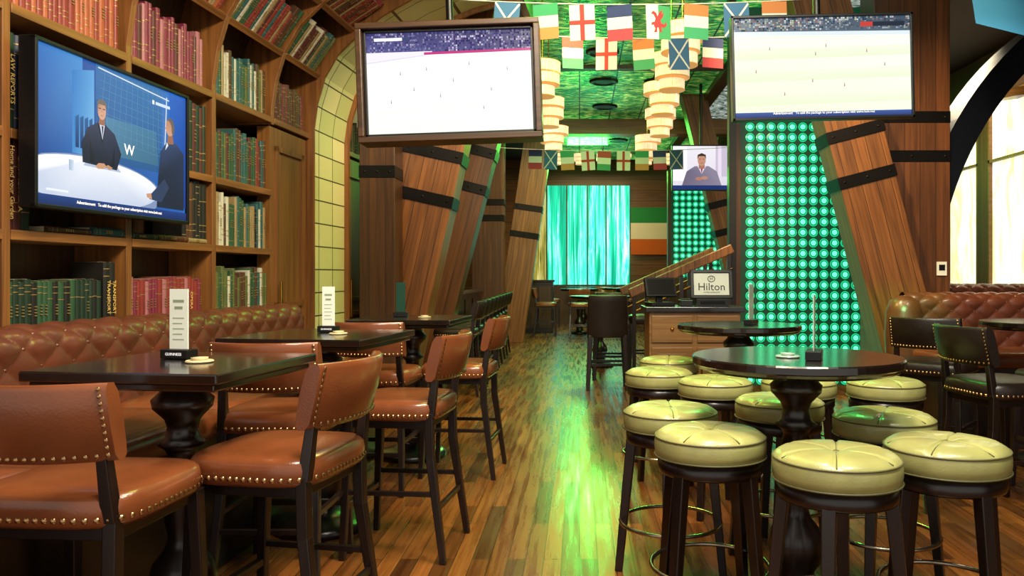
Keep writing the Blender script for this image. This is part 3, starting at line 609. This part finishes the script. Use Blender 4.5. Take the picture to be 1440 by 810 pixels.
# ---------------------------------------------------------------- seating
def superc(a,w,d,e=4.5):
    c,s=math.cos(a),math.sin(a);k=(abs(c)**e+abs(s)**e)**(-1/e);return c*k*w/2,s*k*d/2
def cushion(b,w,d,z0,h,n=48,e=4.5,mi=0):
    prof=[(.0,z0),(.96,z0),(1,z0+.015),(1.0,z0+h*.55),(.985,z0+h*.78),(.93,z0+h*.93),(.8,z0+h),(.5,z0+h*1.07),(.0,z0+h*1.1)]
    vs=[];fs=[]
    for s,z in prof:
        for i in range(n):
            x,y=superc(2*pi*i/n,w,d,e);vs.append((x*s,y*s,z))
    for j in range(len(prof)-1):
        for i in range(n): fs.append((j*n+i,j*n+(i+1)%n,(j+1)*n+(i+1)%n,(j+1)*n+i))
    b.add(vs,fs,mi,True)
def bar_chair(label,lea,loc,rz,grp='leather bar chairs'):
    r=thing('bar_chair',label,'chair',loc,rz,grp)
    b=MB();cushion(b,.5,.48,.665,.095);b.obj('seat',lea,r)
    b=MB();n=64
    for i in range(n):
        a=2*pi*(i+.5)/n;x,y=superc(a,.502,.482);x2,y2=superc(a+.02,.5,.48);t=Vector((x2-x,y2-y,0));b.dome((x,y,.69),(t.y,-t.x,0),.0085,6)
    b.obj('seat_nailheads',M['nail'],r)
    W=.46
    def back(s,zz,o):
        x=(s-.5)*W;c=.075*(1-(2*s-1)**2);y=-.2-c-(zz-.84)*.22-o;return Vector((x,y,zz))
    b=MB();ns=16;z0=.85;z1=1.065
    sec=[(-.022,z0+.012),(-.026,z0+.04),(-.03,(z0+z1)/2),(-.026,z1-.03),(-.012,z1-.002),(.012,z1),(.024,z1-.02),(.027,(z0+z1)/2),(.024,z0+.02),(.012,z0),(-.01,z0)]
    k=len(sec);vs=[];fs=[]
    for i in range(ns+1):
        for o,z in sec: vs.append(back(i/ns,z,o))
    for i in range(ns):
        for j in range(k): fs.append((i*k+j,(i+1)*k+j,(i+1)*k+(j+1)%k,i*k+(j+1)%k))
    b.add(vs,fs,0,True);b.add(vs[:k]+vs[-k:],[tuple(range(k)),tuple(reversed(range(k,2*k)))],0)
    b.obj('backrest',lea,r,.004)
    for sgn,o in((1,.03),(-1,-.033)):
        b=MB()
        for i in range(10):
            z=z0+.02+i*.02
            for s in(.03,.97): b.dome(back(s,z,o*.85),(0,-sgn,0),.007,6)
        for i in range(20):
            b.dome(back(.03+.94*i/19,z0+.018,o*.85),(0,-sgn,0),.007,6)
        b.obj('backrest_nailheads',M['nail'],r)
    for sx in(-1,1):
        b=MB();b.bar((sx*.225,.22,0),(sx*.205,.19,.665),.03,.042);b.obj('leg',M['darkwood'],r,.004)
        b=MB();b.bar((sx*.225,-.27,0),(sx*.2,-.2,.5),.03,.04);b.bar((sx*.2,-.2,.49),(sx*.2,-.195,.7),.04,.04);b.bar((sx*.2,-.2,.68),(sx*.19,-.225,.9),.04,.03);b.obj('leg',M['darkwood'],r,.004)
        b=MB();b.bar((sx*.215,.205,.32),(sx*.213,-.225,.32),.022,.022);b.obj('stretcher',M['darkwood'],r,.002)
    b=MB();b.bar((-.22,.21,.25),(.22,.21,.25),(.028,.028),(.028,.028));b.obj('footrest',M['darkwood'],r,.003)
    b=MB();b.bar((-.21,-.235,.25),(.21,-.235,.25),.022,.022);b.obj('stretcher',M['darkwood'],r,.002)
    b=MB();b.box(-.21,.21,-.2,.2,.625,.664);b.obj('seat_frame',M['darkwood'],r,.004)
    return r
LC='saddle brown leather bar chair with brass nailheads'
c1=bar_chair(LC+', by the booth',M['leather'],(-1.45,2.33,0),math.radians(-4))
for loc,a,l in(((-1.05,2.76,0),80,LC+', side-on to table'),((-.88,3.9,0),84,LC+', side-on to table'),((-.82,5.4,0),86,LC+', side-on to table'),
   ((-1.34,3.58,0),0,LC+', between tables'),((-1.29,5.03,0),-3,LC+', between tables')):
    dup(c1,loc,math.radians(a),l)
for x,y,a in((-.75,17.5,-90),(.0,17.2,0),(.6,19.9,170),(-.75,20.3,-90),(1.8,18.9,90),(1.2,20.3,170)): dup(c1,(x,y,0),math.radians(a),'brown leather bar chair among the dining tables')
c2=bar_chair('dark brown leather bar chair beside a booth table',M['leatherblk'],(2.5,5.5,0),math.radians(-40),'dark bar chairs')
dup(c2,(2.42,4.5,0),math.radians(-80));dup(c2,(3.0,4.8,0),math.radians(0))
for i in range(9): dup(c2,(-1.4-.012*i,8.9+i*.58,0),math.radians(90),'dark leather bar chair drawn up to the bar')
# black high-back chair in the aisle
r=thing('high_back_bar_chair','black upholstered high-back bar chair standing in the aisle','chair',(.33,9.4,0),0,'black aisle chairs')
b=MB();cushion(b,.48,.46,.64,.13);b.obj('seat',M['leatherblk'],r)
b=MB();b.grid(lambda s,t:Vector((.235*(2*s-1)*(1-.05*t*t),-.22-.05*t+.04*(2*s-1)**2,.62+.5*t)),16,6)
o=b.obj('backrest',M['leatherblk'],r);md=o.modifiers.new('s','SOLIDIFY');md.thickness=.045;md.offset=0;md=o.modifiers.new('b','BEVEL');md.width=.015;md.segments=3;md.limit_method='ANGLE'
for sx in(-1,1):
    for sy in(-1,1): b=MB();b.bar((sx*.23,sy*.22,0),(sx*.2,sy*.19,.645),.045,.055);b.obj('leg',M['darkwood'],r,.004)
    b=MB();b.bar((sx*.22,.21,.22),(sx*.22,-.21,.22),.03,.03);b.obj('stretcher',M['darkwood'],r)
for sy in(-1,1):
    b=MB();b.bar((-.22,sy*.21,.3),(.22,sy*.21,.3),.03,.03);b.obj('stretcher',M['darkwood'],r)
hb=r;dup(hb,(.42,10.35,0),math.radians(180));dup(hb,(.95,11.6,0),pi/2)
# round stools
def stool():
    r=thing('bar_stool','round cream leather bar stool with pleated seat and dark legs','stool',(.5,3.0,0),0,'cream bar stools')
    def fn(rr,z,a):
        k=abs(math.sin(3*a+.4));cr=math.exp(-(k/.12)**2)
        w=1 if rr<.19 else max(0,(.215-rr)/.025)
        return rr,z-(.011*cr*w if z>.735 else 0)
    b=MB();b.lathe([(.0,.655),(.19,.655),(.208,.66),(.212,.69),(.212,.715),(.207,.735),(.198,.745),(.18,.756),(.14,.764),(.09,.766),(.045,.764),(.02,.755),(.0,.752)],96,0,True,(0,0,0),fn)
    b.obj('seat',M['cream'],r)
    b=MB();N=48
    b.tube([(.209*math.cos(2*pi*i/N),.209*math.sin(2*pi*i/N),.733) for i in range(N)],.0035,6,0,True)
    b.tube([(.211*math.cos(2*pi*i/N),.211*math.sin(2*pi*i/N),.663) for i in range(N)],.0035,6,0,True)
    for i in range(6):
        a=(pi*i-.4)/3;b.tube([(q*math.cos(a),q*math.sin(a),z) for q,z in((.02,.753),(.09,.7565),(.14,.7545),(.18,.7475),(.2,.741))],.0022,5)
    b.dome((0,0,.75),(0,0,1),.016,12)
    b.obj('piping',M['creamseam'],r)
    b=MB();b.lathe([(.16,.6),(.195,.6),(.2,.61),(.2,.654),(.16,.654)],40);b.obj('seat_ring',M['darkwood'],r)
    for i in range(4):
        a=pi/4+pi/2*i;c,s=math.cos(a),math.sin(a);b=MB();b.bar((c*.235,s*.235,0),(c*.175,s*.175,.61),.034,.046,up=(-s,c,0));b.obj('leg',M['darkwood'],r,.004)
    b=MB();b.tube([(.225*math.cos(2*pi*i/N),.225*math.sin(2*pi*i/N),.24) for i in range(N)],.009,8,0,True);b.obj('foot_ring',M['chrome'],r)
    return r
st=stool()
ST=[(.866,2.64,20),(1.31,2.8,60),(.41,3.53,35),(1.31,3.37,10),(.97,3.8,50),(.78,4.5,15),(.5,4.92,70),(.64,5.6,30),(1.26,4.5,0),(1.74,4.45,40),(1.5,5.3,20)]
for x,y,a in ST: dup(st,(x,y,0),math.radians(a))
# tables
def pedestal(b,h,rb=.24):
    b.lathe([(.0,0),(rb,0),(rb,.03),(rb*.9,.05),(rb*.55,.075),(.085,.1),(.07,.14),(.1,.19),(.115,.25),(.1,.31),(.06,.36),(.048,.4),(.06,.46),(.066,.58),(.06,.66),(.05,.7),(.06,.72),(.085,.74),(.06,.76),(.052,.8),(.062,.83),(.1,.87),(.105,.9),(.075,.93),(.07,.95),(.13,h-.05),(.13,h-.045),(0,h-.045)],36)
def square_table(label,loc,a,w=.9,z=1.035):
    r=thing('high_table',label,'table',loc,math.radians(a),'square high tables')
    b=MB();b.box(-w/2,w/2,-w/2,w/2,z-.035,z);b.box(-w/2+.02,w/2-.02,-w/2+.02,w/2-.02,z-.06,z-.034);b.obj('table_top',M['toptable'],r,.006)
    b=MB();pedestal(b,z-.015,.25);b.obj('pedestal',M['darkwood'],r);return r
square_table('dark square high table with turned pedestal before the booth',(-1.44,2.84,0),-7,.69)
square_table('dark square high table before the tufted booth',(-1.38,4.2,0),-8,.76)
square_table('dark square high table toward the bar',(-1.25,5.85,0),-4,.75)
def round_table(label,loc,d,z=1.02,rb=.2,grp='round high tables'):
    r=thing('round_high_table',label,'table',loc,0,grp);R_=d/2
    b=MB();b.lathe([(0,z-.055),(R_-.03,z-.055),(R_-.012,z-.045),(R_-.006,z-.035),(R_,z-.03),(R_,z-.006),(R_-.006,z),(0,z)],72,0,False);b.obj('table_top',M['toptable'],r)
    b=MB();pedestal(b,z-.01,rb);b.obj('pedestal',M['darkwood'],r);return r
rt=round_table('round dark high table ringed by cream stools',(.885,3.2,0),.84)
round_table('round dark high table beside the host station',(1.07,5.26,0),.82)
round_table('round dark high table beside the tufted booth',(3.3,5.6,0),.8)
for x,y in((.3,11.6),(0,18.2),(1,19.3),(.1,20.8)): round_table('dark table in the dining area',(x,y,0),.9,1.05,.2)
# tufted booths
def booth(label,mat,L,lea,ztop=1.137,zseat=.755,depth=.65,arm=False):
    r=thing('tufted_booth',label,'booth seat',mat=mat)
    rad=.11;z0=zseat-.02;hs=ztop-rad-z0;arc=pi*rad;tot=hs+arc;tw=.095;th=.078;x0=.28
    def path(q):
        d=q*tot
        if d<hs:return Vector((x0,0,z0+d)),Vector((1,0,0)),d
        a=(d-hs)/rad;return Vector((x0-rad+rad*math.cos(a),0,z0+hs+rad*math.sin(a))),Vector((math.cos(a),0,math.sin(a))),d
    def P(s,q):
        p,n,d=path(q);u=s*L;A=u/tw;B=d/th
        f=(abs(math.sin(pi*(A+B)/2)*math.sin(pi*(A-B)/2)))**.4
        if d>hs+arc*.6:f=.8
        return p+n*(.019*f-.011)+Vector((0,u,0))
    b=MB();b.grid(P,int(L/tw*9),58)
    o=b.obj('tufted_backrest',lea,r)
    b=MB();nr=int((hs+arc*.5)/th)
    for j in range(nr+1):
        for i in range(int(L/tw)+1):
            if (i+j)%2==0 and i*tw<L:
                p,n,_=path(j*th/tot);b.dome(p+n*-.01+Vector((0,i*tw,0)),n,.01,8)
    o=b.obj('tufting_buttons',lea,r);o['kind']='stuff'
    b=MB();b.box(.04,x0-.02,0,L,0,z0+hs*.9);b.box(.04,x0+depth-.08,.0,L,0,zseat-.13);b.obj('base',M['darkwood'],r,.005)
    n=max(1,round(L/1.15));l=L/n
    for k in range(n):
        b=MB();cushion(b,depth,l-.006,zseat-.13,.12,72,9)
        o=b.obj('seat_cushion',M['leather'],r,loc=(x0+depth/2-.03,l*(k+.5),0))
    if arm:
        b=MB()
        b.lathe([(0,.0),(.14,.0),(.15,.05),(.15,.6),(.16,.85),(.15,ztop-.16),(.12,ztop-.07),(.06,ztop-.03),(0,ztop-.02)],28,0,True,(.2,-.0,0))
        b.obj('rounded_end',lea,r)
    return r
booth('long brown leather booth with diamond-tufted back along the bookcases',LW@Matrix.Translation((0,1.5,0)),4.4,M['leatherd'])
booth('brown diamond-tufted leather booth by the plank pillar',Matrix.Translation((2.8,6.95,0))@Matrix.Rotation(-pi/2,4,'Z'),2.4,M['leatherd'],1.2,arm=True)
booth('brown tufted leather booth near the windows',Matrix.Translation((3.9,9.6,0))@Matrix.Rotation(-pi/2,4,'Z'),2.0,M['leatherd'],1.25)
# ---------------------------------------------------------------- tabletop items
def menu(loc,a,h,w,label,big=False,mat='white'):
    r=thing('menu_holder',label,'menu holder',loc,math.radians(a))
    b=MB();b.box(-w*.75,w*.75,-.03,.03,0,.035);b.obj('stand',M['blk'],r,.003)
    b=MB();b.box(-w/2,w/2,-.0025,.0025,.036,h);b.obj('card',M[mat],r)
    if big:
        for z,k in((h-.05,.3),(h-.075,.22)): b=MB();b.box(-w*k,w*k,-.0036,-.0027,z,z+.01);b.obj('printed_heading',M['print'],r)
        for i in range(5): b=MB();b.box(-w*.32,w*(.3-.1*(i%2)),-.0036,-.0027,.07+i*.02,.073+i*.02);b.obj('printed_line',M['print'],r)
        text('GUINNESS',w*.19,M['textw'],r,(0,-.0312,.018),ext=.0004)
    return r
menu((-1.5,2.93,1.036),-12,.26,.078,'white menu card in a black stand beside a coaster stack',True)
menu((-1.38,4.3,1.036),-5,.25,.07,'white menu card in a black stand on a square table',True)
menu((-1.36,5.95,1.036),0,.26,.07,'dark green card in a black stand on a square table',False,'panelg')
menu((.915,3.05,1.021),70,.25,.09,'clear acrylic menu holder on the round table',False,'acryl')
menu((1.14,5.2,1.021),60,.27,.09,'clear acrylic menu holder on a round table',False,'acryl')
for x,y,z,c in((-1.36,2.8,1.036,'white'),(-1.28,4.15,1.036,'white'),(.83,3.12,1.021,'acryl'),(-1.15,5.8,1.036,'white')):
    b=MB();b.lathe([(0,0),(.045,0),(.048,.004),(.045,.008),(0,.008)],24,0,False);b.lathe([(.025,.008),(.03,.018),(.0,.018)],16,0)
    o=b.obj('coaster',M['page'] if c=='white' else M[c],loc=(x,y,z));tag(o,'small round cream coaster stack lying on a table top','coaster','coasters')
# ---------------------------------------------------------------- host station
r=thing('host_station','oak host station cabinet with dark counter top','cabinet',(.91,6.4,0))
b=MB();b.box(-.36,.36,-.22,.22,0,1.06);b.obj('body',M['station'],r,.005)
b=MB();b.box(-.39,.39,-.25,.25,1.06,1.1);b.obj('counter_top',M['toptable'],r,.004)
for sx in(-1,1):
    b=MB();x0=sx*.18;b.box(x0-.16,x0+.16,-.235,-.221,.08,.78);b.box(x0-.11,x0+.11,-.24,-.236,.13,.73);d=b.obj('door',M['station'],r,.003)
    b=MB();b.tube([(x0-sx*.13,-.262,.5),(x0-sx*.13,-.262,.62)],.006,8);b.tube([(x0-sx*.13,-.236,.51),(x0-sx*.13,-.262,.51)],.005,6);b.tube([(x0-sx*.13,-.236,.61),(x0-sx*.13,-.262,.61)],.005,6);b.obj('handle',M['brass'],d)
    b=MB();b.box(x0-.16,x0+.16,-.235,-.221,.82,1.03);d=b.obj('drawer',M['station'],r,.003)
    b=MB();b.dome((x0,-.236,.925),(0,-1,0),.016,10,0,1.2);b.obj('knob',M['brass'],d)
b=MB();b.box(-.13,.13,-.1,.1,0,.06);b.box(-.1,.1,-.103,-.1,.015,.045,1);o=b.obj('cash_drawer',[M['blk'],M['iron']],bevel=.006,loc=(1.07,6.38,1.101));tag(o,'flat black cash drawer beneath a framed sign','cash drawer')
r=thing('table_sign','dark-framed grey-white sign standing on the host station','sign',(1.07,6.33,1.163));r.rotation_euler=(math.radians(-10),0,0)
b=MB();W,H=.17,.235
b.box(-W,W,0,.02,.0,H,0);b.bar((0,.012,.15),(0,.09,-.0),.02,.02)
for x0,x1,z0,z1 in((-W,W,H-.026,H),(-W,W,0,.026),(-W,-W+.026,0,H),(W-.026,W,0,H)): b.box(x0,x1,-.014,.0,z0,z1)
b.obj('frame',M['blk'],r,.003)
b=MB();b.box(-W+.028,W-.028,-.003,.0,.028,H-.028);b.obj('face',M['signface'],r)
text('Hilton',.088,M['textd'],r,(0,-.005,.092),ext=.0008);text('HOTELS & RESORTS',.015,M['textd'],r,(0,-.005,.048),ext=.0005)
b=MB();b.tube([(.028*math.cos(2*pi*i/24),-.005,.16+.024*math.sin(2*pi*i/24)) for i in range(24)],.003,6,0,True);b.obj('emblem',M['textd'],r)
text('H',.034,M['textd'],r,(0,-.005,.16),ext=.0008)
r=thing('till_terminal','black touch-screen till on the host station','till',(.66,6.4,1.101),math.radians(15))
b=MB();b.box(-.1,.1,-.08,.1,0,.03);b.bar((0,.03,.03),(0,.03,.12),.05,.04);b.obj('stand',M['blk'],r,.004)
b=MB();X=Matrix.Translation((0,0,.14))@Matrix.Rotation(-.35,4,'X');b.box(-.13,.13,-.02,.02,-.07,.09,0,X);b.box(-.115,.115,-.022,-.02,-.055,.075,1,X);b.obj('screen',[M['blk'],M['iron']],r,.003)
b=MB();b.box(-.05,.05,-.09,.09,0,.05);b.box(-.04,.04,-.07,.02,.05,.06,1);o=b.obj('receipt_printer',[M['blk'],M['iron']],bevel=.006,loc=(.86,6.36,1.101));tag(o,'small black receipt printer on the host station','printer')
# stair handrail
for yy,xx in((8.6,.75),(9.5,.7)):
    r=thing('stair_handrail','sloping dark wood and brass handrail on balusters','railing',(xx,yy,0),group='stair handrails')
    b=MB();b.bar((-.2,0,1.15),(.93,0,1.65),(.1,.06),(.1,.06));b.obj('rail_cap',M['col'],r,.01)
    b=MB();b.tube([(-.15,0,.95),(.93,0,1.43)],.012,8);b.obj('brass_rail',M['brassd'],r)
    for i in range(5):
        x=-.15+i*.26;z=1.15+(x+.2)*.4417-.05
        b=MB();b.bar((x,0,0),(x,0,z),.04,.04);b.obj('baluster',M['darkwood'],r)
# ---------------------------------------------------------------- bar
r=thing('bar_counter','long dark panelled bar counter with glossy top','bar',(-2.12,10.1,0))
b=MB();b.box(-.25,.22,0,4.6,0,1.06)
for i in range(5): b.box(.22,.24,.1+i*.9,.86+i*.9,.15,.95)
b.obj('body',M['darkwood'],r,.004)
b=MB();b.box(-.33,.33,-.05,4.65,1.06,1.12);b.obj('counter_top',M['toptable'],r,.006)
b=MB();b.tube([(.3,0,.2),(.3,4.6,.2)],.018,10);b.obj('foot_rail',M['brass'],r)
r=thing('back_bar_shelf','dark back bar shelving against the wall','shelf',(-3.18,9.2,0))
b=MB();b.box(0,.45,0,6,0,1.0);b.box(0,.03,0,6,1.0,2.6)
for z in(1.4,1.8,2.2): b.box(0,.25,0,6,z,z+.03)
for y in(0,1.98,3.97,5.96): b.box(0,.28,y,y+.04,1.0,2.6)
b.obj('shelving',M['coldark'],r)
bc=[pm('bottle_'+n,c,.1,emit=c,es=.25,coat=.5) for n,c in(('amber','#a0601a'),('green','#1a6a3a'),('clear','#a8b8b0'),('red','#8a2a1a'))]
bms=[]
for m in bc:
    b=MB();b.lathe([(0,0),(.036,0),(.038,.01),(.038,.17),(.03,.2),(.014,.23),(.013,.29),(.016,.292),(.016,.305),(0,.305)],14,0);b.lathe([(.0385,.05),(.0385,.13)],14,1);bms.append(b.mesh('bottle',[m,M['white']]))
for z in(1.431,1.831):
    for i in range(16):
        k=R.randrange(4);o=bpy.data.objects.new('bottle',bms[k]);COL.objects.link(o);o.location=(-3.04,9.35+i*.33+(.06 if abs((i*.33)%1.98)<.1 else 0),z);tag(o,('amber','green','clear','red')[k]+' glass spirits bottle on the back bar','bottle','back bar bottles')
r=thing('beer_tap','brass beer tap tower on the bar counter','beer tap',(-2.0,11.6,1.121))
b=MB();b.lathe([(0,0),(.07,0),(.06,.02),(.03,.04),(.028,.3),(.04,.32),(.0,.34)],20);b.tube([(-.0,0,.27),(.08,0,.26),(.1,0,.2)],.012,8);b.obj('tower',M['brass'],r)
b=MB();b.bar((.06,0,.29),(.08,0,.42),.03,.02);b.obj('handle',M['blk'],r,.004)
r=thing('waiter_station','dark waiter station cabinet at the end of the aisle','cabinet',(-.98,18.8,0))
b=MB();b.box(-.35,.35,-.25,.25,0,1.2);b.box(-.38,.38,-.28,.28,1.2,1.25);b.obj('body',M['darkwood'],r,.006)
for x0 in(-.3,.02): b=MB();b.box(x0,x0+.28,-.265,-.251,.1,1.1);b.obj('door',M['coldark'],r,.003)
# right arches and banner
def archring(cx,cz,rx,rz_,k1,Y0,dy,n,name,mat):
    b=MB();pts=[(cx-rx*math.cos(pi/2*i/n),cz+rz_*math.sin(pi/2*i/n)) for i in range(n+1)];vs=[];fs=[]
    for (x,z) in pts:
        d=Vector((x-cx,z-cz)).normalized()
        for k,yy in((0,0),(k1,0),(k1,dy),(0,dy)): vs.append((x+d.x*k,Y0+yy,z+d.y*k))
    for i in range(n):
        for j in range(4): fs.append((i*4+j,i*4+(j+1)%4,(i+1)*4+(j+1)%4,(i+1)*4+j))
    b.add(vs,fs+[(3,2,1,0),(n*4,n*4+1,n*4+2,n*4+3)]);struct(b,name,mat)
archring(6.6,.9,2.75,3.45,.3,8.5,.5,26,'trim_11',M['navy'])
archring(6.3,.9,2.9,2.9,.12,10.5,.3,20,'trim_12',M['beam'])
f=art('draped_banner',1.8,1.4,[rect('#1a6a9a',0,1,0,1),line('#e8f4f0',-.0,.6,1,.1,.2),line('#1a9a8a',0,.95,1,.5,.14)],M['cloth'],step=.001);f.location=(4.05,6.4,3.62);f.rotation_euler=(math.radians(-35),math.radians(14),0);tag(f,'large blue, white and teal banner draped under the ceiling','banner')
# ---------------------------------------------------------------- camera
cam=bpy.data.cameras.new('cam');co=bpy.data.objects.new('camera',cam);COL.objects.link(co);SC.camera=co
co.location=(0,0,1.345);co.rotation_euler=(pi/2,0,0);cam.sensor_width=36;cam.lens=27.5;cam.shift_x=-95/1440;cam.shift_y=-17/1440;cam.clip_end=100;cam.clip_start=.05
# ---------------------------------------------------------------- added lights, no fixtures modelled
def area(loc,tgt,size,power,col,sy=None):  # unseen area lamps added to fill the room and tint the floor
    l=bpy.data.lights.new('area','AREA');l.size=size;l.energy=power;l.color=lin(col)[:3]
    if sy:l.shape='RECTANGLE';l.size_y=sy
    o=bpy.data.objects.new('added_area_light',l);COL.objects.link(o);o.location=loc;d=Vector(tgt)-Vector(loc);o.rotation_euler=d.to_track_quat('-Z','Y').to_euler();return o
def spot(loc,tgt,power,col,ang=70,r=.08):  # unseen spots added to brighten columns, arch, stools and booth
    l=bpy.data.lights.new('spot','SPOT');l.energy=power;l.color=lin(col)[:3];l.spot_size=math.radians(ang);l.spot_blend=.6;l.shadow_soft_size=r
    o=bpy.data.objects.new('added_spot_light',l);COL.objects.link(o);o.location=loc;d=Vector(tgt)-Vector(loc);o.rotation_euler=d.to_track_quat('-Z','Y').to_euler();return o
area((.3,3.2,4.5),(-2.4,4.2,1.6),1.2,235,'#ffe8c4')  # added warm fill toward booth and books
area((-.1,1.2,4.4),(-1.3,3.0,.7),.9,165,'#fff0dc')
area((1.4,2.0,4.4),(1.1,3.4,.7),.8,105,'#f8fae0')
spot((-.6,6.2,4.4),(-2.3,7,2.0),280,'#fbf4c8',60)
area((.55,8.7,4.4),(.5,8.7,0),.7,50,'#48ff50')  # added green lamp for the glow on the floor
area((-.3,6.6,4.4),(-.25,6.6,0),.5,75,'#ffd468')
area((-.1,4.6,4.4),(-.1,4.8,0),.4,28,'#c8e850')
spot((1.2,5.8,4.4),(2.9,8.0,1.6),520,'#ffd8a0',62)  # added to lift the leaning column by the glass wall
spot((2.4,5.2,4.4),(3.4,8.0,2.0),300,'#ffcc98',60)
spot((.2,5.8,4.3),(-1.7,8.2,1.6),470,'#ffd4a0',60)  # added to lift the left leaning column
spot((1.9,7.4,3.9),(1.15,4.1,.8),150,'#48ff60',40,.15)  # added green tint on stools and round tables
area((.4,14,4.2),(.4,14.5,0),1.5,90,'#b8ff88')
area((.2,19.5,4.2),(.1,14,0),1.0,100,'#48ff50')  # added green lamp aimed to streak the floor
area((.4,20,4.2),(.4,20,0),2,80,'#ffd8a0')
spot((.3,12.5,4.3),(-1.2,16,1.6),420,'#ffd4a0',60)  # added to lift the leaning column by the aisle
area((4.6,10.5,4.3),(4.6,10.6,0),1.5,110,'#ffecc8')
spot((3.3,4.6,4.4),(3.2,6.4,.8),140,'#fff0d0',60)
spot((2.2,5.4,2.0),(2.75,6.85,1.05),130,'#30ff60',34,.05)  # added for the green glow on the booth end
area((-1.0,11.5,4.2),(-2.0,11.5,0),1.2,60,'#ffd0a0')
w=bpy.data.worlds.new('w');SC.world=w;w.use_nodes=True;bg=w.node_tree.nodes['Background'];bg.inputs[0].default_value=(1,.95,.85,1);bg.inputs[1].default_value=.7
SC.view_settings.view_transform='Standard';SC.view_settings.exposure=.15
